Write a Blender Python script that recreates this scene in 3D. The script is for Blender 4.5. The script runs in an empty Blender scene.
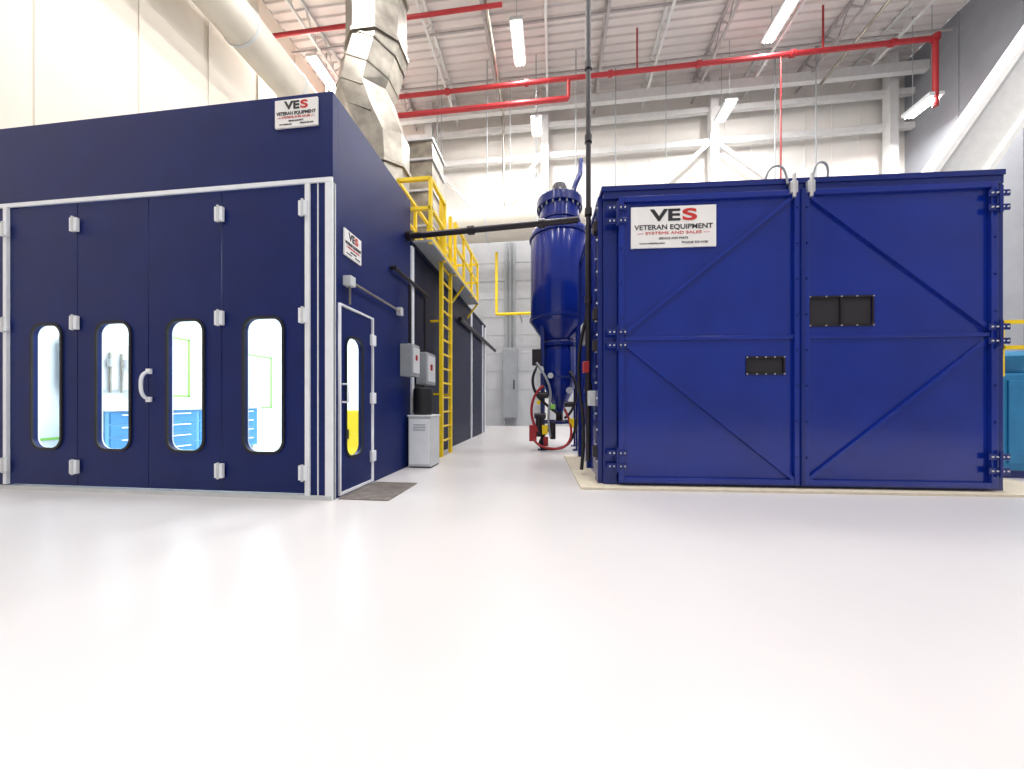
import bpy, bmesh, math
from mathutils import Vector, Matrix
S=bpy.context.scene
S.view_settings.view_transform='Standard'
S.view_settings.look='None'
S.view_settings.exposure=0.0

def lin(c):
    return tuple(((v/255)/12.92 if v/255<=0.04045 else ((v/255+0.055)/1.055)**2.4) for v in c)+(1,)
def mat(name,c,rough=.5,metal=0,var=.08,scale=6,bump=0,bscale=200,emit=None,es=0,coat=0,spec=.5):
    m=bpy.data.materials.new(name); m.use_nodes=True
    nt=m.node_tree; b=nt.nodes['Principled BSDF']
    b.inputs['Roughness'].default_value=rough; b.inputs['Metallic'].default_value=metal
    b.inputs['Specular IOR Level'].default_value=spec
    b.inputs['Coat Weight'].default_value=coat
    b.inputs['Coat Roughness'].default_value=.08
    tc=nt.nodes.new('ShaderNodeTexCoord')
    n=nt.nodes.new('ShaderNodeTexNoise'); n.inputs['Scale'].default_value=scale; n.inputs['Detail'].default_value=4
    nt.links.new(tc.outputs['Object'],n.inputs['Vector'])
    r=nt.nodes.new('ShaderNodeValToRGB'); l=lin(c)
    r.color_ramp.elements[0].position=.3; r.color_ramp.elements[1].position=.7
    r.color_ramp.elements[0].color=tuple(v*(1-var) for v in l[:3])+(1,)
    r.color_ramp.elements[1].color=tuple(min(1,v*(1+var)) for v in l[:3])+(1,)
    nt.links.new(n.outputs['Fac'],r.inputs['Fac']); nt.links.new(r.outputs['Color'],b.inputs['Base Color'])
    if bump:
        n2=nt.nodes.new('ShaderNodeTexNoise'); n2.inputs['Scale'].default_value=bscale
        nt.links.new(tc.outputs['Object'],n2.inputs['Vector'])
        bp=nt.nodes.new('ShaderNodeBump'); bp.inputs['Strength'].default_value=bump; bp.inputs['Distance'].default_value=.01
        nt.links.new(n2.outputs['Fac'],bp.inputs['Height']); nt.links.new(bp.outputs['Normal'],b.inputs['Normal'])
    if emit:
        b.inputs['Emission Color'].default_value=lin(emit); b.inputs['Emission Strength'].default_value=es
    return m
NAVY=mat('navy_textured_paint',(13,31,92),.42,0,.12,3,.25,160,spec=.22)
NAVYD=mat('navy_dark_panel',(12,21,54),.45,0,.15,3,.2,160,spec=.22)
BLUE=mat('blue_gloss_enamel',(13,40,134),.2,0,.12,1.5,.05,9,coat=.35,spec=.4)
BLUE2=mat('blue_gloss_enamel_dark',(12,34,112),.26,0,.12,2,coat=.25,spec=.4)
WHITE=mat('white_trim_paint',(236,239,244),.4,0,.03)
LINER=mat('booth_liner_white',(236,242,246),.5,0,.02)
GREEN=mat('green_trim',(140,212,90),.5,0,.05)
CAB=mat('cabinet_blue',(100,165,212),.4,0,.05)
CABD=mat('drawer_blue',(62,135,195),.4,0,.05)
TEAL=mat('machine_cyan_blue',(38,125,175),.4,0,.1)
YEL=mat('safety_yellow',(248,212,20),.4,0,.05)
BLACK=mat('black_rubber',(22,22,26),.6,0,.1)
GREY=mat('grey_enamel',(150,155,160),.45,0,.05)
LGREY=mat('light_grey_enamel',(205,208,210),.45,0,.05)
STEEL=mat('galvanised_steel',(168,162,152),.28,.92,.3,4)
CHROME=mat('zinc_plate',(215,215,218),.3,.6,.08,20)
RED=mat('fire_pipe_red',(165,36,42),.45,0,.08)
DKPIPE=mat('dark_pipe',(38,32,40),.4,.3,.15)
WALLM=mat('painted_wall_panel',(232,229,223),.7,0,.04,1)
WALLW=mat('painted_wall_warm',(230,222,210),.7,0,.04,1)
BLOCK=mat('concrete_block_grey',(182,184,188),.8,0,.06,2)
BLOCKD=mat('painted_block_grey',(150,153,160),.8,0,.06,2)
CEIL=mat('ceiling_deck_paint',(222,215,212),.7,0,.06,1)
JOIST=mat('joist_paint',(172,166,166),.6,0,.08)
FRAMEW=mat('structural_steel_white',(216,216,215),.55,0,.05)
BEAMW=mat('brace_beam_white',(236,235,232),.5,0,.04)
BEIGE=mat('curb_plywood',(214,204,184),.7,0,.08,8)
MAT=mat('floor_plate_dark',(128,120,114),.5,.3,.3,10,.4,120)
MESHV=mat('black_mesh',(34,32,36),.7,0,.3,120,.6,200)
TUBE=mat('tube_emitter',(255,252,244),.5,emit=(255,250,240),es=9)
SIGNW=mat('sign_white',(240,238,236),.5,0,.02)
INK=mat('sign_ink',(28,28,34),.5,0,.02)
SRED=mat('sign_red',(200,40,30),.5,0,.02)
CREAM=mat('cream_duct',(218,212,200),.5,.1,.06,1)
FLOOR=mat('white_epoxy_floor',(213,210,211),.3,0,.03,.5,.03,3)
def glass():
    m=bpy.data.materials.new('window_glass'); m.use_nodes=True; nt=m.node_tree
    for n in list(nt.nodes): nt.nodes.remove(n)
    o=nt.nodes.new('ShaderNodeOutputMaterial'); t=nt.nodes.new('ShaderNodeBsdfTransparent'); t.inputs['Color'].default_value=(.96,.99,1,1)
    g=nt.nodes.new('ShaderNodeBsdfGlossy'); g.inputs['Roughness'].default_value=.03
    x=nt.nodes.new('ShaderNodeMixShader'); x.inputs[0].default_value=.05; nt.links.new(t.outputs[0],x.inputs[1]); nt.links.new(g.outputs[0],x.inputs[2]); nt.links.new(x.outputs[0],o.inputs[0])
    return m
GLASS=glass()

def root(name,loc=(0,0,0),rz=0):
    e=bpy.data.objects.new(name,None); e.location=loc; e.rotation_euler=(0,0,math.radians(rz)); e.empty_display_size=.2
    S.collection.objects.link(e); return e
def link(name,me,parent,m,smooth=False):
    o=bpy.data.objects.new(name,me); S.collection.objects.link(o)
    if m: me.materials.append(m)
    if parent: o.parent=parent
    if smooth:
        for p in me.polygons: p.use_smooth=True
        try: me.set_sharp_from_angle(angle=math.radians(40))
        except Exception: pass
    return o
def boxes(name,parent,lst,m,bevel=0):
    bm=bmesh.new()
    for (x0,x1,y0,y1,z0,z1) in lst:
        r=bmesh.ops.create_cube(bm,size=1)
        for v in r['verts']:
            v.co=Vector(((x0+x1)/2+v.co.x*(x1-x0),(y0+y1)/2+v.co.y*(y1-y0),(z0+z1)/2+v.co.z*(z1-z0)))
    if bevel: bmesh.ops.bevel(bm,geom=bm.edges[:],offset=bevel,segments=2,affect='EDGES',profile=.5)
    me=bpy.data.meshes.new(name); bm.to_mesh(me); bm.free()
    return link(name,me,parent,m)
def box(name,parent,x0,x1,y0,y1,z0,z1,m,bevel=0): return boxes(name,parent,[(x0,x1,y0,y1,z0,z1)],m,bevel)
def frame_to(p0,p1):
    d=(p1-p0); L=d.length; d.normalize()
    up=Vector((0,0,1)) if abs(d.z)<.95 else Vector((0,1,0))
    x=d.cross(up).normalized(); y=x.cross(d).normalized()
    return d,x,y,L
def bars(name,parent,segs,m,w=.05,h=None):
    bm=bmesh.new()
    for s in segs:
        p0,p1=Vector(s[0]),Vector(s[1]); ww=s[2] if len(s)>2 else w; hh=s[3] if len(s)>3 else (h if h and len(s)<3 else ww)
        d,x,y,L=frame_to(p0,p1)
        vs=[]
        for p in (p0,p1):
            for a,b in ((-1,-1),(1,-1),(1,1),(-1,1)): vs.append(bm.verts.new(p+x*a*ww/2+y*b*hh/2))
        bm.faces.new(vs[0:4][::-1]); bm.faces.new(vs[4:8])
        for i in range(4): j=(i+1)%4; bm.faces.new((vs[i],vs[j],vs[4+j],vs[4+i]))
    bmesh.ops.recalc_face_normals(bm,faces=bm.faces[:])
    me=bpy.data.meshes.new(name); bm.to_mesh(me); bm.free(); return link(name,me,parent,m)
def cyls(name,parent,lst,m,seg=16):
    bm=bmesh.new()
    for p0,p1,r in lst:
        p0,p1=Vector(p0),Vector(p1); d,x,y,L=frame_to(p0,p1); a=[];b=[]
        for i in range(seg):
            t=2*math.pi*i/seg; o=x*math.cos(t)*r+y*math.sin(t)*r
            a.append(bm.verts.new(p0+o)); b.append(bm.verts.new(p1+o))
        bm.faces.new(a[::-1]); bm.faces.new(b)
        for i in range(seg): j=(i+1)%seg; bm.faces.new((a[i],a[j],b[j],b[i]))
    bmesh.ops.recalc_face_normals(bm,faces=bm.faces[:])
    me=bpy.data.meshes.new(name); bm.to_mesh(me); bm.free(); return link(name,me,parent,m,True)
def lathe(name,parent,c,prof,m,seg=40):
    bm=bmesh.new(); rings=[]
    for r,z in prof:
        rings.append([bm.verts.new((c[0]+r*math.cos(2*math.pi*i/seg),c[1]+r*math.sin(2*math.pi*i/seg),z)) for i in range(seg)])
    for k in range(len(rings)-1):
        for i in range(seg):
            j=(i+1)%seg; bm.faces.new((rings[k][i],rings[k][j],rings[k+1][j],rings[k+1][i]))
    bm.faces.new(rings[0]); bm.faces.new(rings[-1])
    bmesh.ops.recalc_face_normals(bm,faces=bm.faces[:])
    me=bpy.data.meshes.new(name); bm.to_mesh(me); bm.free(); return link(name,me,parent,m,True)
def tomesh(o,name,parent,m):
    bpy.context.view_layer.update()
    dg=bpy.context.evaluated_depsgraph_get()
    me=bpy.data.meshes.new_from_object(o.evaluated_get(dg)); 
    mw=o.matrix_world.copy(); bpy.data.objects.remove(o)
    me.materials.clear(); me.transform(mw); me.name=name
    return link(name,me,parent,m)
def tube(name,parent,pts,r,m,smooth=True):
    cu=bpy.data.curves.new(name,'CURVE'); cu.dimensions='3D'; cu.bevel_depth=r; cu.bevel_resolution=3; cu.resolution_u=8; cu.use_fill_caps=True
    if smooth:
        sp=cu.splines.new('NURBS'); sp.points.add(len(pts)-1); sp.order_u=min(4,len(pts)); sp.use_endpoint_u=True
    else:
        sp=cu.splines.new('POLY'); sp.points.add(len(pts)-1)
    for p,q in zip(sp.points,pts): p.co=(*q,1)
    o=bpy.data.objects.new(name,cu); S.collection.objects.link(o)
    o2=tomesh(o,name,parent,m)
    for p in o2.data.polygons: p.use_smooth=True
    return o2
def rrect(x0,x1,z0,z1,r,n=8):
    if r<=0: return [(x0,z0),(x1,z0),(x1,z1),(x0,z1)]
    out=[]
    for cx,cz,a in ((x1-r,z0+r,-90),(x1-r,z1-r,0),(x0+r,z1-r,90),(x0+r,z0+r,180)):
        for i in range(n+1):
            t=math.radians(a+90*i/n); out.append((cx+r*math.cos(t),cz+r*math.sin(t)))
    return out
def plate(name,parent,outer,holes,th,m,face='V',off=0):
    cu=bpy.data.curves.new(name,'CURVE'); cu.dimensions='2D'; cu.fill_mode='BOTH'; cu.extrude=th/2
    for loop in [outer]+holes:
        sp=cu.splines.new('POLY'); sp.points.add(len(loop)-1); sp.use_cyclic_u=True
        for p,q in zip(sp.points,loop): p.co=(q[0],q[1],0,1)
    o=bpy.data.objects.new(name,cu); S.collection.objects.link(o)
    if face=='V': o.matrix_world=Matrix.Translation((0,off,0))@Matrix.Rotation(math.pi/2,4,'X')
    else: o.matrix_world=Matrix.Translation((off,0,0))@Matrix.Rotation(math.pi/2,4,'Z')@Matrix.Rotation(math.pi/2,4,'X')
    return tomesh(o,name,parent,m)
def text(name,parent,s,cx,z,h,wmax,m,bold=.0,y=-.012,spacing=1):
    cu=bpy.data.curves.new(name,'FONT'); cu.body=s; cu.align_x='CENTER'; cu.align_y='CENTER'; cu.size=1; cu.extrude=.002; cu.offset=bold; cu.space_character=spacing
    o=bpy.data.objects.new(name,cu); S.collection.objects.link(o); bpy.context.view_layer.update()
    d=o.dimensions; sx=wmax/d.x; sy=h/d.y
    o.matrix_world=Matrix.Translation((cx,y,z))@Matrix.Rotation(math.pi/2,4,'X')@Matrix.Diagonal((sx,sy,1,1))
    return tomesh(o,name,parent,m)
def sign(loc,rz,w,h):
    r=root('company_sign',loc,rz)
    box('sign_board',r,-w/2,w/2,-.01,.01,-h/2,h/2,SIGNW,.003)
    text('logo_ve',r,'VE',-w*.09,h*.27,h*.29,w*.36,INK,.03)
    text('logo_s',r,'S',w*.19,h*.27,h*.29,w*.17,SRED,.03)
    text('company_name',r,'VETERAN EQUIPMENT',0,-h*.01,h*.14,w*.92,INK,.012)
    text('tagline',r,'— SYSTEMS AND SALES —',0,-h*.15,h*.065,w*.85,SRED,.0)
    text('contact_a',r,'SERVICE AND PARTS',0,-h*.28,h*.05,w*.34,INK)
    text('contact_b',r,'www.website.com',-w*.25,-h*.39,h*.05,w*.3,INK)
    text('contact_c',r,'PHONE 555 0100',w*.25,-h*.39,h*.05,w*.3,INK)
    return r

# ---------------- ROOM ----------------
UL,UR,VB,VF,ZC=-9.5,13.7,15.0,-8.0,14.3
box('floor',None,UL-.2,UR+.2,VF,VB+.2,-.2,0,FLOOR)
bm=bmesh.new(); prev=None; v=VF
prof=[]
while v<VB+.01:
    prof+= [(v,ZC),(v+.14,ZC),(v+.17,ZC+.06),(v+.27,ZC+.06)]; v+=.3
for (vv,z) in prof:
    a=bm.verts.new((UL,vv,z)); b=bm.verts.new((UR,vv,z))
    if prev: bm.faces.new((prev[0],prev[1],b,a))
    prev=(a,b)
me=bpy.data.meshes.new('ceiling'); bm.to_mesh(me); bm.free(); link('ceiling',me,None,CEIL)
boxes('wall_left',None,[(UL-.2,UL,VF,VB,0,ZC)]+[(UL,UL+.03,y,y+.05,0,ZC) for y in [i*1.6-6 for i in range(14)] if y<VB-.1],WALLW)
boxes('wall_back',None,[(UL,UR,VB,VB+.2,0,ZC)]+[(x,x+.04,VB-.02,VB,8.4,ZC) for x in [UL+.6+i*1.0 for i in range(23)]],WALLM)
boxes('wall_back_lower',None,[(UL,UR,VB-.12,VB,0,8.2)]+[(UL,UR,VB-.135,VB-.12,z,z+.03) for z in [i*.8+.8 for i in range(9)]],BLOCK)
boxes('wall_right',None,[(UR,UR+.2,VF,VB,0,ZC)]+[(UR-.03,UR,y,y+.05,0,ZC) for y in [i*1.6-6 for i in range(13)]],BLOCKD)

fr=root('wall_steel_frame')
seg=[]
for u in (-5.4,-.3,6.47,12.86): seg.append(((u,14.6,0),(u,14.6,ZC),.3,.3))
for z in (11.6,12.9): seg.append(((UL,14.68,z),(UR,14.68,z),.16,.22))
seg+=[((6.3,14.6,11.5),(3.3,14.6,8.8),.14),((6.6,14.6,11.5),(9.8,14.6,8.8),.14),((-5.2,14.6,11.5),(-2.8,14.6,8.8),.12),((-.5,14.6,11.5),(-2.8,14.6,8.8),.12),((UL,14.6,8.8),(UR,14.6,8.8),.14,.2)]
bars('frame_members',fr,seg,FRAMEW)
jo=root('roof_joist_set')
for i,u in enumerate([-8.2,-6.2,-4.2,-2.2,-.2,1.8,3.8,5.8,7.8,9.8,11.8]):
    seg=[((u,VF,ZC-.06),(u,VB,ZC-.06),.1,.08),((u,VF,ZC-.75),(u,VB,ZC-.75),.08,.07)]
    y=VF; up=True
    while y<VB-.5:
        seg.append(((u,y,ZC-.75 if up else ZC-.06),(u,y+.5,ZC-.06 if up else ZC-.75),.035)); up=not up; y+=.5
    bars('joist_%d'%i,jo,seg,JOIST if i%2 else FRAMEW)
bars('bridging',jo,[((UL,y,ZC-.4),(UR,y,ZC-.4),.06) for y in (8.5,11.5,13.4)],JOIST)
bars('crane_beam_upper',jo,[((UL,14.2,ZC-.9),(UR,14.2,ZC-.9),.2,.35)],FRAMEW)

br=root('diagonal_brace_beam')
p0=Vector((6.2,8.0,2.6)); p1=Vector((11.85,8.4,11.0))
d=(p1-p0).normalized(); n=Vector((0,1,0)); s=d.cross(n).normalized()
def off(p,a,b): return tuple(p+s*a+n*b)
def flat(name,parent,segs,m):
    # rectangular members whose width lies in the X-Z plane and depth along Y
    bm=bmesh.new()
    for p0,p1,ww,hh in segs:
        p0,p1=Vector(p0),Vector(p1); d=(p1-p0).normalized(); x=Vector((0,1,0)); y=d.cross(x).normalized(); vs=[]
        for p in (p0,p1):
            for q,s_ in ((-1,-1),(1,-1),(1,1),(-1,1)): vs.append(bm.verts.new(p+y*q*ww/2+x*s_*hh/2))
        bm.faces.new(vs[0:4][::-1]); bm.faces.new(vs[4:8])
        for k in range(4): j=(k+1)%4; bm.faces.new((vs[k],vs[j],vs[4+j],vs[4+k]))
    bmesh.ops.recalc_face_normals(bm,faces=bm.faces[:]); me=bpy.data.meshes.new(name); bm.to_mesh(me); bm.free(); return link(name,me,parent,m)
flat('brace_web',br,[(tuple(p0),tuple(p1),.8,.05)],FRAMEW)
flat('brace_flanges',br,[(off(p0,.42,0),off(p1,.42,0),.1,.4),(off(p0,-.42,0),off(p1,-.42,0),.1,.4)],BEAMW)
bars('brace_foot',br,[((6.2,8.0,0),(6.2,8.0,2.9),.5,.5)],FRAMEW)

fp=root('fire_sprinkler_pipe')
cyls('mains',fp,[((-9.4,12.5,12.8),(12.3,12.5,12.8),.075),((-9.4,12.7,12.25),(.6,12.7,12.25),.09),((-9.4,10.2,13.1),(-1.5,10.2,13.1),.06),((12.3,12.5,12.8),(12.3,12.5,10.6),.075),((7.7,12.5,12.8),(7.7,12.5,8.6),.025),((.6,12.7,12.25),(.6,12.5,12.8),.07),((-7.8,12.5,12.8),(-7.8,12.5,ZC),.05),((3,12.5,12.8),(3,12.5,ZC),.03),((9,12.5,12.8),(9,12.5,ZC),.03)],RED)
cyls('couplings',fp,[((x,12.5,12.8),(x+.14,12.5,12.8),.11) for x in (-7,-4,-1,2,5,8,11)]+[((12.3,12.5,12.73),(12.3,12.5,12.9),.12)],RED)
hr=root('ceiling_conduit_set')
cyls('hanger_rods',hr,[((x,13.8,7.5),(x,13.8,ZC),.02) for x in (-4.6,-1.7,2.5,4.4,8.3,9.7)],GREY)
cyls('conduits',hr,[((-2.0,8.5,13.3),(-2.0,14.0,13.0),.05),((-2.0,14.0,13.0),(-2.0,14.0,9),.05),((10.2,7,13.4),(10.2,14.3,13.2),.05)],STEEL)

def lamp(u,v,z,L=1.5,w=.35,P=260,rz=0):
    r=root('ceiling_light',(u,v,z),rz)
    boxes('housing',r,[(-w/2-.04,w/2+.04,-L/2,L/2,.03,.14)],LGREY)
    cyls('tubes',r,[((x,-L/2+.03,0),(x,L/2-.03,0),.03) for x in (-w*.33,0,w*.33)],TUBE)
    cyls('suspension',r,[((0,-L/3,.13),(0,-L/3,ZC-z),.01),((0,L/3,.13),(0,L/3,ZC-z),.01)],GREY)
    l=bpy.data.lights.new('lamp','AREA'); l.shape='RECTANGLE'; l.size=w; l.size_y=L; l.energy=P; l.color=(1,.98,.96)
    o=bpy.data.objects.new('lamp',l); o.parent=r; o.location=(0,0,-.05); S.collection.objects.link(o)
for u,v,z,L in [(-1.15,11.6,13.3,1.5),(7.3,11.8,13.3,1.5),(-8.5,11.9,13.3,1.5),(-8.4,13.5,13.3,1.2),(6.46,13.6,11.9,.9),(-.61,13.6,12.0,.9),(12.3,12.9,10.9,.9),(3.2,8,13.3,1.5),(-5,8,13.3,1.5),(-1.1,8,13.3,1.5),(7.3,8,13.3,1.5)]:
    lamp(u,v,z,L=L,P=210)
for v,P in ((-4,130),(.5,175),(4,245)):
    for u in (-6,-1,4,9): lamp(u,v,13.3,P=P)

dl=root('round_wall_duct')
cyls('duct_run',dl,[((-8.5,2,11.4),(-8.5,13.6,11.4),.55)],CREAM,32)
cyls('duct_bands',dl,[((-8.5,y,11.4),(-8.5,y+.06,11.4),.58) for y in (3,4.8,6.6,8.4,10.2,12,13.4)],LGREY,32)
bars('duct_straps',dl,[((-8.5,y,11.9),(-8.5,y,ZC),.03) for y in (4,8,12)],GREY)
dc=root('round_cross_duct')
cyls('duct_run',dc,[((-8,13,7.9),(1.2,13,7.9),.6)],CREAM,32)
cyls('duct_bands',dc,[((x,13,7.9),(x+.07,13,7.9),.63) for x in (-6.5,-4.5,-2.5,-.6,.9)],LGREY,32)
cyls('duct_hangers',dc,[((x,13,8.45),(x,13,ZC),.02) for x in (-6.5,-4.5,-2.5,-.6,.9)],GREY)

# ---------------- LEFT BOOTH ----------------
pb=root('paint_spray_booth')
F=3.39; R=-2.33; L=-7.3; BK=11.7; T1=4.38; T2=3.7; VT=5.4
panels=[(-6.53,-5.566),(-5.566,-4.599),(-4.599,-3.66),(-3.66,-2.66)]
wins=[(-6.20,-5.79),(-5.29,-4.84),(-4.34,-3.885),(-3.375,-2.91)]
z0,z1=.50,1.97
boxes('front_header',pb,[(L,R,F,F+.1,3.45,T1)],NAVY,.004)
boxes('front_jambs',pb,[(L,-6.55,F,F+.1,0,3.45),(-2.64,R,F,F+.1,0,3.45)],NAVY)
boxes('front_trim',pb,[(L,R+.005,F-.02,F,3.405,3.45),(-6.585,-6.535,F-.03,F,0.06,3.40),(-2.64,-2.585,F-.02,F,.0,3.40),(-2.405,R+.012,F-.02,F+.02,0,3.40),(-2.50,-2.49,F-.012,F,0,3.4)],WHITE)
boxes('bottom_rail',pb,[(L,R,F-.03,F+.05,0,.045)],LGREY)
for i,((a,b),(wa,wb)) in enumerate(zip(panels,wins)):
    plate('door_leaf_%d'%i,pb,rrect(a+.006,b-.006,.06,3.39,0),[rrect(wa,wb,z0,z1,.13)],.04,NAVY,'V',F+.02)
    plate('door_liner_%d'%i,pb,rrect(a+.006,b-.006,.06,3.39,0),[rrect(wa,wb,z0,z1,.13)],.012,LINER,'V',F+.046)
    plate('window_gasket_%d'%i,pb,rrect(wa-.022,wb+.022,z0-.022,z1+.022,.15),[rrect(wa+.006,wb-.006,z0+.006,z1-.006,.125)],.016,BLACK,'V',F-.008)
    plate('window_pane_%d'%i,pb,rrect(wa,wb,z0,z1,.13),[],0,GLASS,'V',F+.01)
hl=[];hs=[]
for u in (-6.56,-5.566,-3.66,-2.65):
    for z in (3.13,1.98,.29):
        hl+=[(u-.05,u-.008,F-.045,F-.01,z-.08,z+.08),(u+.008,u+.05,F-.045,F-.01,z-.08,z+.08)]
        hs.append(((u,F-.045,z-.09),(u,F-.045,z+.09),.014))
boxes('door_hinges',pb,hl,WHITE,.006); cyls('hinge_pins',pb,hs,LGREY,10)
tube('door_pull',pb,[(-4.57,F-.01,1.08),(-4.57,F-.09,1.10),(-4.57,F-.10,1.25),(-4.57,F-.09,1.38),(-4.57,F-.01,1.40)],.018,WHITE)
boxes('door_pull_feet',pb,[(-4.6,-4.54,F-.03,F-.008,1.05,1.11),(-4.6,-4.54,F-.03,F-.008,1.37,1.43)],WHITE)
DV0,DV1=3.50,4.17
dz=2.12
plate('side_wall',pb,rrect(F+.1,VT,0,T1,0),[rrect(DV0,DV1,.04,dz,0)],.06,NAVY,'U',R-.03)
plate('side_liner',pb,rrect(F+.1,VT,0,3.4,0),[rrect(DV0,DV1,.04,dz,0)],.02,LINER,'U',R-.08)
plate('personnel_door',pb,rrect(DV0+.01,DV1-.01,.05,dz-.01,0),[rrect(3.62,3.95,.42,1.80,.12)],.05,NAVY,'U',R-.02)
plate('personnel_door_gasket',pb,rrect(3.60,3.97,.40,1.82,.14),[rrect(3.625,3.945,.425,1.795,.115)],.02,BLACK,'U',R+.008)
plate('personnel_door_pane',pb,rrect(3.62,3.95,.42,1.80,.12),[],0,GLASS,'U',R-.015)
plate('personnel_door_frame',pb,rrect(DV0-.02,DV1+.02,0.02,dz+.02,0),[rrect(DV0,DV1,.05,dz,0)],.03,WHITE,'U',R+.012)
boxes('personnel_hinges',pb,[(R,R+.04,DV1-.04,DV1+.06,z-.07,z+.07) for z in (.35,1.1,1.85)],WHITE,.005)
tube('personnel_handle',pb,[(R+.01,3.55,1.05),(R+.08,3.55,1.05),(R+.08,3.55,1.25),(R+.01,3.55,1.25)],.012,WHITE,False)
boxes('corner_trim',pb,[(R-.005,R+.012,F,F+.035,0,3.40)],WHITE)
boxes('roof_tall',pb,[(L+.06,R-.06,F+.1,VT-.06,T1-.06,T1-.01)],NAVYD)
boxes('tall_back_and_left',pb,[(L,R-.06,VT-.06,VT,T2,T1),(L,L+.06,F+.1,BK,0,T2),(L,L+.06,F+.1,VT,T2,T1)],NAVY)
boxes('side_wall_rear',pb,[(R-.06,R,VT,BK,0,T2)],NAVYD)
boxes('roof_rear',pb,[(L+.06,R-.06,VT,BK,T2-.06,T2)],LGREY)
boxes('back_wall',pb,[(L+.06,R-.06,BK-.06,BK,0,T2-.06)],NAVY)
boxes('rear_trims',pb,[(R-.002,R+.03,y,y+.09,0,T2-.06) for y in (5.4,7.45,9.6,11.2,11.6)],WHITE)
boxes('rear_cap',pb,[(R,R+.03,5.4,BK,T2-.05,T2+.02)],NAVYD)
boxes('interior_liner',pb,[(L+.06,L+.1,F+.1,9.4,0,3.42),(L+.1,R-.1,9.3,9.36,0,3.42),(L+.1,R-.1,F+.1,9.36,3.42,3.46),(R-.1,R-.06,VT,9.36,0,3.42)],LINER)
boxes('interior_floor',pb,[(L+.1,R-.1,F+.1,9.3,0.0,.01)],LINER)
gx=L+.115
def greenframe(y0,y1,a,b,w=.035): return [(gx-.015,gx+.005,y0,y1,a,a+w),(gx-.015,gx+.005,y0,y1,b-w,b),(gx-.015,gx+.005,y0,y0+w,a,b),(gx-.015,gx+.005,y1-w,y1,a,b)]
boxes('wall_light_frames',pb,greenframe(3.7,4.25,.5,2.2)+greenframe(5.4,6.0,1.15,2.3)+greenframe(7.1,8.0,.9,2.2)+greenframe(8.4,9.1,.4,2.2),GREEN)
for i,u in enumerate((-6.1,-4.8,-3.5)):
    l=bpy.data.lights.new('booth_lamp','AREA'); l.shape='RECTANGLE'; l.size=.5; l.size_y=4.5; l.energy=85; l.color=(.93,.98,1)
    o=bpy.data.objects.new('booth_lamp_%d'%i,l); o.parent=pb; o.location=(u,6.2,3.38); S.collection.objects.link(o)
cb=root('tool_cabinet',(0,0,.01))
boxes('cabinet_body',cb,[(L+.13,L+.65,4.35,7.0,.08,.9)],CAB,.005)
boxes('cabinet_plinth',cb,[(L+.15,L+.6,4.4,6.95,0,.08)],GREY)
boxes('worktop',cb,[(L+.12,L+.7,4.3,7.05,.9,.94)],LGREY)
dr=[];hd=[]
for k in range(4):
    y=4.38+k*.66
    for j in range(4):
        z=.12+j*.195; dr.append((L+.65,L+.665,y+.02,y+.62,z,z+.17)); hd.append((L+.665,L+.69,y+.15,y+.5,z+.12,z+.14))
boxes('drawer_fronts',cb,dr,CABD,.003); boxes('drawer_pulls',cb,hd,WHITE)
tr=root('spray_gun_rack',(L+.16,4.5,0))
boxes('rack_board',tr,[(0,.02,-.35,.55,1.25,2.0)],LGREY)
cyls('rack_rods',tr,[((.05,y,1.2),(.05,y,1.85),.018) for y in (-.25,-.1,.05,.2,.35,.5)],STEEL,10)
cyls('rack_gun_cups',tr,[((.08,y,1.62),(.08,y,1.75),.05) for y in (-.2,.0,.2,.4)],CHROME,12)
cyls('rack_feet',tr,[((.01,y,.97),(.01,y,1.3),.02) for y in (-.3,.5)],STEEL,8)
yc=root('yellow_safety_cabinet',(-3.25,5.4,.01))
boxes('cabinet_body',yc,[(-.32,.32,-.3,.3,.05,.9)],YEL,.01)
boxes('cabinet_doors',yc,[(-.31,-.005,-.315,-.3,.08,.87),(.005,.31,-.315,-.3,.08,.87)],YEL,.004)
boxes('cabinet_handle',yc,[(-.03,.03,-.335,-.315,.45,.6)],BLACK)
boxes('cabinet_feet',yc,[(-.3,-.2,-.28,.28,0,.05),(.2,.3,-.28,.28,0,.05)],BLACK)

sign((-2.74,F-.012,4.17),0,.5,.30)
sign((R+.012,3.735,2.86),90,.34,.30)

cs=root('side_conduit_run')
cyls('conduit',cs,[((R+.05,3.62,2.42),(R+.05,4.95,2.42),.016),((R+.05,3.62,2.42),(R+.05,3.62,2.16),.014)],STEEL,10)
boxes('junction_box',cs,[(R+.002,R+.1,3.56,3.66,2.36,2.47),(R+.002,R+.08,4.88,4.96,2.36,2.48)],LGREY,.006)
dp=root('dark_process_pipe')
cyls('pipe_runs',dp,[((R+.06,4.7,3.0),(R+.06,6.1,3.0),.03),((R+.06,4.7,3.0),(R+.005,4.7,3.0),.03),((R+.07,8.2,3.1),(R+.07,13.4,3.1),.06)],DKPIPE,10)
eb=root('switchgear_box')
boxes('enclosures',eb,[(R+.002,R+.2,5.0,5.3,1.45,1.95),(R+.035,R+.22,5.55,6.0,1.35,1.9)],GREY,.01)
boxes('enclosure_doors',eb,[(R+.2,R+.215,5.03,5.27,1.5,1.9),(R+.22,R+.235,5.6,5.95,1.4,1.85)],LGREY,.004)
cyls('enclosure_conduits',eb,[((R+.1,5.15,1.95),(R+.1,5.15,2.9),.025),((R+.1,5.8,1.9),(R+.1,5.8,2.9),.025),],DKPIPE,10)
boxes('switches',eb,[(R+.215,R+.235,5.1,5.14,1.7,1.78),(R+.235,R+.26,5.7,5.75,1.6,1.7)],RED)
wb=root('white_floor_cabinet',(R+.24,5.4,0))
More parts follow.
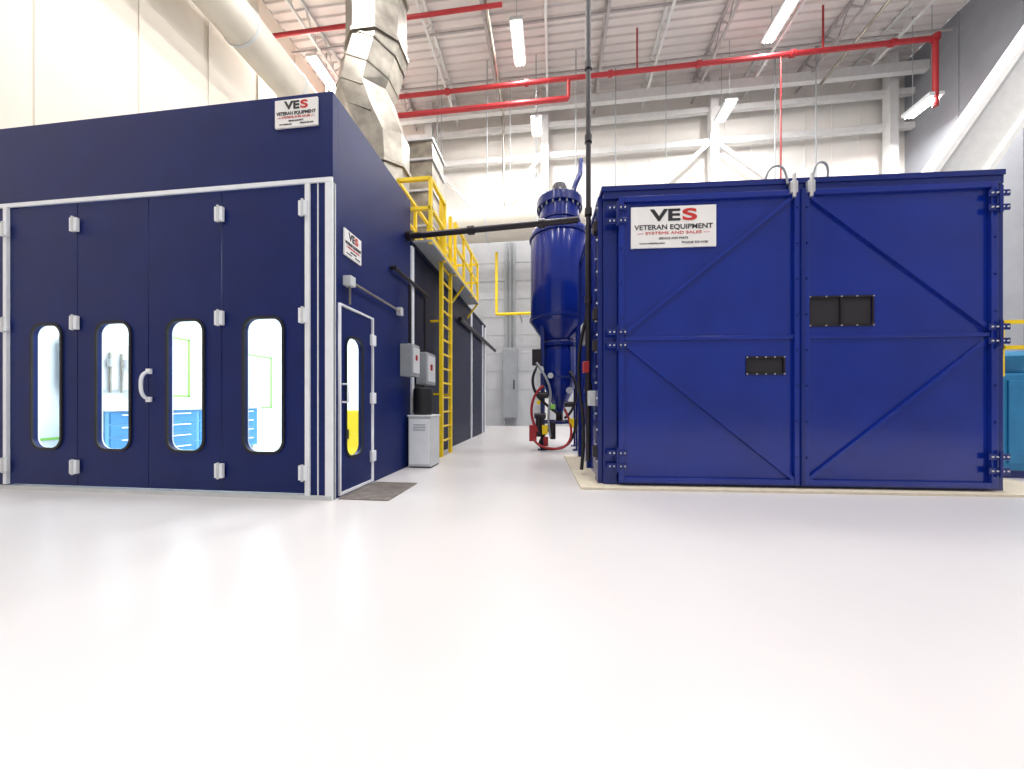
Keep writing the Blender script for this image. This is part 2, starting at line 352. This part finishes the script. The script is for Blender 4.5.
boxes('body',wb,[(-.19,.19,-.2,.2,.02,.82)],LGREY,.01)
boxes('door_and_lid',wb,[(-.17,.17,-.215,-.2,.06,.78),(-.2,.2,-.22,.22,.82,.84)],WHITE,.004)
boxes('vent_slots',wb,[(-.1,.1,-.22,-.212,z,z+.012) for z in (.6,.64,.68)],GREY)
boxes('feet',wb,[(-.18,.18,-.18,.18,0,.02)],BLACK)
du=root('black_filter_canister',(R+.22,5.4,.84))
lathe('canister',du,(0,0),[(.14,.0),(.15,.02),(.16,.06),(.16,.38),(.15,.43),(.06,.45)],BLACK,24)
cyls('canister_cap',du,[((0,0,.45),(0,0,.49),.03)],DKPIPE)
fm=root('metal_floor_plate')
box('plate',fm,-2.29,-1.72,3.42,4.2,0,.012,MAT,.003)

wk=root('yellow_ladder_platform')
V0,V1,U0,U1=5.5,9.1,-2.02,-2.6
seg=[]
for y in [V0,6.25,6.95,7.65,8.4,V1]: seg.append(((U0,y,T2),(U0,y,4.8)))
seg+=[((U0,V0,4.8),(U0,6.25,4.8)),((U0,6.95,4.8),(U0,V1,4.8)),((U0,V0,4.3),(U0,6.25,4.3)),((U0,6.95,4.3),(U0,V1,4.3)),((U0,V0,3.8),(U0,V1,3.8),.02,.12)]
for y in (V0,V1): seg+=[((U0,y,4.8),(U1,y,4.8)),((U0,y,4.3),(U1,y,4.3)),((U1,y,4.8),(U1,y,T2))]
for y in (6.25,6.95,7.65,8.4): seg.append(((U1,y,T2),(U1,y,4.8)))
seg+=[((U1,V0,4.8),(U1,V1,4.8)),((U1,V0,4.3),(U1,V1,4.3))]
bars('guardrail',wk,seg,YEL,.055)
boxes('deck',wk,[(U1,U0+.03,V0-.03,V1+.03,T2+.02,T2+.06)],GREY)
bars('deck_brackets',wk,[((U0,y,T2+.02),(R+.03,y,T2-.35),.04) for y in (7.65,V1)],YEL)
lu=-2.1
seg=[((lu,6.3,0),(lu,6.3,4.9),.065),((lu,6.88,0),(lu,6.88,4.9),.065)]
for k in range(15): seg.append(((lu,6.3,.3+k*.28),(lu,6.88,.3+k*.28),.032))
for z in (1.2,2.6): seg+=[((lu,6.3,z),(R+.01,6.3,z),.035),((lu,6.88,z),(R+.01,6.88,z),.035)]
bars('ladder_rails_and_rungs',wk,seg,YEL)

gd=root('galvanised_exhaust_duct')
path=[(-3.15,6.05,3.7,.42),(-3.1,6.05,5.35,.42),(-3.12,6.05,5.8,.45),(-3.35,6.05,6.25,.5),(-3.5,6.05,6.7,.52),(-3.4,6.05,7.1,.52),(-3.27,6.05,7.5,.52),(-3.27,6.05,14.28,.52)]
def sweep(name,parent,path,m,seg=8):
    bm=bmesh.new(); rings=[]
    for i,(x,y,z,r) in enumerate(path):
        a=Vector(path[max(0,i-1)][:3]); b=Vector(path[min(len(path)-1,i+1)][:3]); d=(b-a).normalized()
        yy=Vector((0,1,0)); xx=yy.cross(d).normalized()
        ring=[]
        for k in range(seg):
            t=2*math.pi*(k+.5)/seg; ring.append(bm.verts.new(Vector((x,y,z))+xx*math.cos(t)*r*1.05+yy*math.sin(t)*r*.95))
        rings.append(ring)
    for i in range(len(rings)-1):
        for k in range(seg): j=(k+1)%seg; bm.faces.new((rings[i][k],rings[i][j],rings[i+1][j],rings[i+1][k]))
    bm.faces.new(rings[0]); bm.faces.new(rings[-1]); bmesh.ops.recalc_face_normals(bm,faces=bm.faces[:])
    me=bpy.data.meshes.new(name); bm.to_mesh(me); bm.free(); return link(name,me,parent,m)
sweep('duct_body',gd,path,STEEL)
for i,(x,y,z,r) in enumerate([(-3.1,6.05,5.3,.46),(-3.27,6.05,7.55,.56),(-3.27,6.05,8.6,.56),(-3.27,6.05,9.9,.56),(-3.27,6.05,11.2,.56),(-3.27,6.05,12.6,.56)]):
    sweep('flange_%d'%i,gd,[(x,y,z,r),(x,y,z+.06,r)],STEEL)
for i in range(3,7):
    x,y,z,r=path[i]; sweep('elbow_seam_%d'%i,gd,[(x-.005,y,z-.012,r+.015),(x+.005,y,z+.012,r+.015)],STEEL)
rd=root('rectangular_roof_duct')
boxes('duct_body',rd,[(-3.35,-2.68,7.4,8.2,T2,7.0)],STEEL)
boxes('duct_flanges',rd,[(-3.39,-2.65,7.36,8.24,z,z+.05) for z in (4.2,5.0,5.8,6.5,6.95)],CHROME)

cp=root('overhead_pipe')
cyls('pipe',cp,[((R+.005,5.25,3.72),(.385,5.06,3.72),.045)],DKPIPE)
cyls('pipe_couplings',cp,[((R+.02,5.247,3.72),(R+.1,5.24,3.72),.08),((-1.3,5.18,3.72),(-1.2,5.173,3.72),.065),((-.2,5.105,3.72),(-.1,5.1,3.72),.065)],DKPIPE)
ep=root('electrical_panel')
boxes('panel_body',ep,[(-2.15,-1.5,14.6,14.85,.35,3.4)],GREY,.01)
boxes('panel_door',ep,[(-2.1,-1.55,14.58,14.6,.4,3.35)],GREY,.004)
boxes('panel_handle',ep,[(-1.65,-1.6,14.55,14.58,1.6,2.0)],BLACK)
boxes('panel_stand',ep,[(-2.1,-2.02,14.7,14.85,0,.35),(-1.63,-1.55,14.7,14.85,0,.35)],GREY)
cyls('panel_conduits',ep,[((x,14.78,3.4),(x,14.78,8),.05) for x in (-2.0,-1.82,-1.65)],GREY)
yp=root('yellow_gas_pipe')
cyls('pipe',yp,[((R+.1,13.6,4.6),(1.6,13.6,4.6),.06),((R+.1,13.6,4.6),(R+.1,13.6,7.1),.06),((-.5,13.6,4.6),(-.5,13.6,7.1),.05)],YEL)
cyls('pipe_brackets',yp,[((x,13.6,4.6),(x,14.85,4.6),.025) for x in (-1.3,.4)],GREY,8)

# ---------------- CYCLONE ----------------
cy=root('cyclone_media_reclaimer',(.17,7.87,0))
lathe('main_vessel',cy,(0,0),[(.3,2.36),(.36,2.42),(.62,2.80),(.66,2.86),(.66,4.82),(.64,4.9),(.45,4.98),(.45,5.5)],BLUE)
lathe('top_flange',cy,(0,0),[(.52,5.44),(.52,5.5),(.52,5.62),(.3,5.64)],BLUE2)
lathe('vessel_bands',cy,(0,0),[(.66,4.72),(.69,4.73),(.69,4.79),(.66,4.80)],BLUE2)
lathe('lower_band',cy,(0,0),[(.66,2.88),(.69,2.89),(.69,2.95),(.66,2.96)],BLUE2)
cyls('flange_bolts',cy,[((.48*math.cos(t),.48*math.sin(t),5.38),(.48*math.cos(t),.48*math.sin(t),5.68),.02) for t in [i*math.pi/10 for i in range(20)]],GREY,8)
lathe('neck_band',cy,(0,0),[(.45,5.1),(.48,5.11),(.48,5.18),(.45,5.19)],BLUE2)
lathe('outlet_motor',cy,(0,0),[(.17,5.63),(.17,5.95),(.14,6.02),(.06,6.04)],DKPIPE,24)
tube('outlet_elbow',cy,[(.3,0,5.6),(.3,0,5.95),(.45,0,6.15),(.5,.1,6.4),(.5,.2,6.7)],.06,BLUE2)
lathe('storage_pot',cy,(0,0),[(.37,1.5),(.38,1.52),(.38,2.38),(.33,2.46)],BLUE)
lathe('pot_flange',cy,(0,0),[(.43,2.30),(.43,2.38),(.38,2.39)],BLUE2)
lathe('pot_cone',cy,(0,0),[(.08,.82),(.09,.84),(.38,1.46),(.38,1.54)],BLUE)
lathe('cone_valve',cy,(0,0),[(.13,.55),(.13,.62),(.08,.64),(.08,.82)],DKPIPE,20)
lg=[]
for sx in (-1,1):
    for sy in (-1,1):
        lg.append(((sx*.38,sy*.36,0),(sx*.38,sy*.36,2.9),.08))
for z in (.6,1.6):
    lg+=[((-.38,-.36,z),(.38,-.36,z),.05),((-.38,.36,z),(.38,.36,z),.05),((-.38,-.36,z),(-.38,.36,z),.05),((.38,-.36,z),(.38,.36,z),.05)]
bars('support_legs',cy,lg,BLUE2)
boxes('leg_feet',cy,[(sx*.38-.1,sx*.38+.1,sy*.36-.1,sy*.36+.1,0,.02) for sx in (-1,1) for sy in (-1,1)],BLUE2)
tube('hose_a',cy,[(-.1,-.1,.6),(-.35,-.45,.35),(-.5,-.5,.1),(-.3,-.6,.04),(.1,-.55,.04),(.35,-.5,.3),(.45,-.45,1.2)],.03,BLACK)
tube('hose_b',cy,[(-.4,-.45,1.9),(-.62,-.55,1.7),(-.6,-.5,1.2),(-.3,-.45,1.0),(-.05,-.42,.8)],.03,BLACK)
tube('hose_c',cy,[(-.35,-.5,1.4),(-.65,-.5,1.2),(-.7,-.5,.7),(-.45,-.5,.4)],.03,RED)
tube('hose_d',cy,[(.2,-.45,1.7),(.42,-.55,1.5),(.4,-.5,.9),(.1,-.45,.7)],.028,DKPIPE)
tube('hose_e',cy,[(-.5,-.5,1.9),(-.3,-.6,1.6),(-.1,-.5,1.2),(-.3,-.5,.8),(-.2,-.5,.3)],.025,GREY)
tube('hose_f',cy,[(-.6,-.46,.3),(-.5,-.62,.12),(-.2,-.66,.05),(.2,-.62,.06),(.3,-.5,.5),(.1,-.45,.9)],.026,RED)
cyls('gauges',cy,[((-.42,-.46,1.75),(-.42,-.52,1.75),.08),((-.2,-.46,1.62),(-.2,-.52,1.62),.06),((.2,-.46,1.3),(.2,-.52,1.3),.07)],CHROME)
cyls('valve_bodies',cy,[((-.5,-.46,1.2),(-.25,-.46,1.2),.07),((-.55,-.46,.75),(-.3,-.46,.75),.06),((.1,-.46,1.0),(.3,-.46,1.0),.06),((-.45,-.46,.3),(-.45,-.46,.75),.07),((-.15,-.46,.25),(-.15,-.46,.6),.06)],DKPIPE)
boxes('regulators',cy,[(-.66,-.5,-.52,-.40,.2,.55),(-.35,-.25,-.52,-.44,.1,.3)],RED,.01)
boxes('regulator_yellow',cy,[(-.38,-.26,-.54,-.44,.35,.55),(-.5,-.42,-.54,-.48,1.0,1.08),(.2,.3,-.52,-.44,.5,.7)],YEL,.01)
boxes('regulator_green',cy,[(-.2,-.1,-.52,-.46,.9,1.0)],GREEN,.01)
boxes('control_box',cy,[(-.6,-.4,-.48,-.3,1.85,2.2)],DKPIPE,.01)

# ---------------- RIGHT BOOTH ----------------
bb=root('abrasive_blast_booth',(.634,4.354,0),2.7)
W=4.52; H=3.68; D=2.2
boxes('shell_walls',bb,[(0,.05,0,D,.03,H),(W-.05,W,0,D,.03,H),(.05,W-.05,D-.05,D,.03,H),(.05,W-.05,.08,D-.05,H-.05,H)],BLUE)
boxes('front_frame',bb,[(0,.17,-.03,.06,.03,H-.12),(W-.15,W,-.03,.06,.03,H-.12),(-.01,W-.03,-.06,.08,H-.13,H),(.17,W-.15,-.03,.06,.03,.06)],BLUE2,.006)
boxes('roof_lip',bb,[(-.01,W-.03,-.075,-.06,H-.04,H+.02),(-.03,-.01,-.075,D,H-.04,H+.02)],BLUE2)
zt=H-.13; zb=.07
leaf=[(.17,2.265),(2.30,4.38)]
for i,(a,b) in enumerate(leaf):
    vent=[rrect(1.68,2.105,1.385,1.585,.02,3)] if i==0 else [rrect(2.39,3.09,1.95,2.29,.02,3)]
    plate('door_leaf_%d'%i,bb,rrect(a,b,zb,zt,0),vent,.03,BLUE,'V',-.045)
    w=.065
    fr_=[(a+w,b-w,-.10,-.06,zt-w,zt),(a+w,b-w,-.10,-.06,zb,zb+w),(a,a+w,-.10,-.06,zb,zt),(b-w,b,-.10,-.06,zb,zt)]
    fr_+=[(a+w,b-w,-.085,-.06,1.80,1.845)]
    boxes('door_frame_%d'%i,bb,fr_,BLUE,.005)
    if i==0: sg=[((b-w,-.075,zt-w),(a+w,-.075,1.88),.045,.03),((a+w,-.075,1.77),(b-w,-.075,zb+w),.045,.03)]
    else: sg=[((a+w,-.075,zt-w),(b-w,-.075,1.88),.045,.03),((b-w,-.075,1.77),(a+w,-.075,zb+w),.045,.03)]
    flat('door_diagonals_%d'%i,bb,sg,BLUE)
def vent(x0,x1,z0,z1,mid=False):
    l=[(x0-.02,x1+.02,-.07,-.06,z1,z1+.02),(x0-.02,x1+.02,-.07,-.06,z0-.02,z0),(x0-.02,x0,-.07,-.06,z0,z1),(x1,x1+.02,-.07,-.06,z0,z1)]
    if mid: l.append(((x0+x1)/2-.012,(x0+x1)/2+.012,-.072,-.06,z0,z1))
    boxes('vent_rim',bb,l,DKPIPE); boxes('vent_mesh',bb,[(x0,x1,-.052,-.045,z0,z1)],MESHV)
    cyls('vent_screws',bb,[((x,-.078,z),(x,-.07,z),.008) for x in (x0-.01,(x0*3+x1)/4,(x0+x1)/2,(x0+3*x1)/4,x1+.01) for z in (z0-.01,z1+.01)],CHROME,8)
vent(1.69,2.095,1.395,1.575); vent(2.40,3.08,1.96,2.28,True)
hg=[];bo=[];pn=[]
for z in (3.33,1.82,.35):
    for (x0,x1) in ((.03,.27),(W-.25,W-.03)):
        for dzz in (-.08,.08):
            hg.append((x0,x1,-.115,-.10,z+dzz-.035,z+dzz+.035))
            for x in (x0+.03,x0+.08,x1-.08,x1-.03): bo.append(((x,-.125,z+dzz),(x,-.115,z+dzz),.010))
        pn.append((((x0+x1)/2,-.125,z-.15),((x0+x1)/2,-.125,z+.15),.016))
boxes('strap_hinges',bb,hg,BLUE2,.004); cyls('hinge_bolts',bb,bo,LGREY,8); cyls('hinge_pins',bb,pn,BLUE2,10)
bo=[((x,-.10-.012,z),(x,-.10,z),.012) for x in (.2,2.23,2.335,4.35) for z in [.4+i*.42 for i in range(8)]]
cyls('frame_bolts',bb,bo,BLUE2,8)
boxes('centre_latch_bars',bb,[(2.262,2.303,-.12,-.06,zb,zt)],BLUE2,.004)
boxes('top_latches',bb,[(2.14,2.22,-.13,-.08,3.50,3.64),(2.33,2.41,-.13,-.08,3.50,3.64)],CHROME,.01)
cyls('latch_pins',bb,[((2.18,-.12,3.45),(2.18,-.12,3.72),.018),((2.37,-.12,3.45),(2.37,-.12,3.72),.018)],CHROME)
tube('cable_loop_a',bb,[(2.12,-.1,3.62),(2.10,-.1,3.8),(2.0,-.1,3.88),(1.9,-.08,3.8),(1.9,-.05,3.69)],.012,GREY)
tube('cable_loop_b',bb,[(2.40,-.1,3.6),(2.40,-.1,3.82),(2.5,-.1,3.9),(2.6,-.08,3.82),(2.6,-.05,3.69)],.012,GREY)
boxes('side_post',bb,[(-.06,0,.02,.2,.03,H-.05),(-.05,0,1.0,1.12,.03,H-.05),(-.05,0,D-.12,D,.03,H-.05)],BLUE2,.005)
boxes('side_clamps',bb,[(-.11,-.05,.03,.16,z,z+.14) for z in (.35,1.7,2.1,3.2)],DKPIPE,.01)
cyls('side_bolts',bb,[((-.075,.05+(.1 if i%2 else 0),z),(-.05,.05+(.1 if i%2 else 0),z),.014) for i,z in enumerate([.3+k*.2 for k in range(17)])],CHROME,8)
cyls('black_conduit',bb,[((-.12,.4,.25),(-.12,.4,14.25),.035),((-.10,.65,.8),(-.10,.65,3.6),.025)],DKPIPE)
cyls('conduit_couplings',bb,[((-.12,.4,z),(-.12,.4,z+.1),.05) for z in (1.2,2.4,3.6,4.6,5.6,6.8)],DKPIPE)
boxes('side_valve_red',bb,[(-.2,-.12,.3,.42,1.45,1.6)],RED,.01)
boxes('side_switch',bb,[(-.16,-.05,.7,.9,1.9,2.2),(-.14,-.05,.22,.36,1.0,1.2)],LGREY,.01)
tube('side_hose',bb,[(-.1,.6,2.3),(-.22,.7,1.9),(-.24,.7,1.2),(-.12,.6,.7),(-.2,.5,.1)],.025,BLACK)
sl=root('booth_base_slab',(.634,4.354,0),2.7)
box('slab',sl,-.3,5.4,-.2,D+.1,0,.03,BEIGE,.004)
sign((.634+.82*math.cos(math.radians(2.7))+.062*math.sin(math.radians(2.7)),4.354+.82*math.sin(math.radians(2.7))-.075,3.17),2.7,1.0,.50)

ma=root('blue_filter_machine',(6.15,5.45,0))
boxes('machine_body',ma,[(0,1.4,0,1.0,.1,1.45)],TEAL,.03)
boxes('machine_panels',ma,[(.08,.65,-.02,0,.2,1.35),(.72,1.32,-.02,0,.2,1.35),(-.02,0,.1,.9,.2,1.35)],TEAL,.01)
boxes('machine_plinth',ma,[(.03,1.37,.03,.97,0,.1)],BLUE2)
lathe('machine_hopper',ma,(.5,.5),[(.4,1.44),(.42,1.5),(.42,1.7),(.3,1.78)],TEAL,24)
bars('machine_rail',ma,[((0,0,1.4),(0,0,2.15)),((.7,0,1.4),(.7,0,2.15)),((1.4,0,1.4),(1.4,0,2.15)),((0,0,2.15),(1.4,0,2.15)),((0,0,1.8),(1.4,0,1.8)),((0,0,2.15),(0,1,2.15)),((0,1,2.15),(0,1,1.4))],YEL,.05)

w=bpy.data.worlds.new('World'); S.world=w; w.use_nodes=True
w.node_tree.nodes['Background'].inputs[0].default_value=(1,.99,.98,1); w.node_tree.nodes['Background'].inputs[1].default_value=.42

c=bpy.data.cameras.new('camera'); c.sensor_width=36; c.lens=340/1024*36; c.shift_y=17.5/1024; c.clip_start=.05
o=bpy.data.objects.new('camera',c); o.location=(0,0,1.05); o.rotation_euler=(math.radians(90),0,math.radians(6.7)); S.collection.objects.link(o); S.camera=o
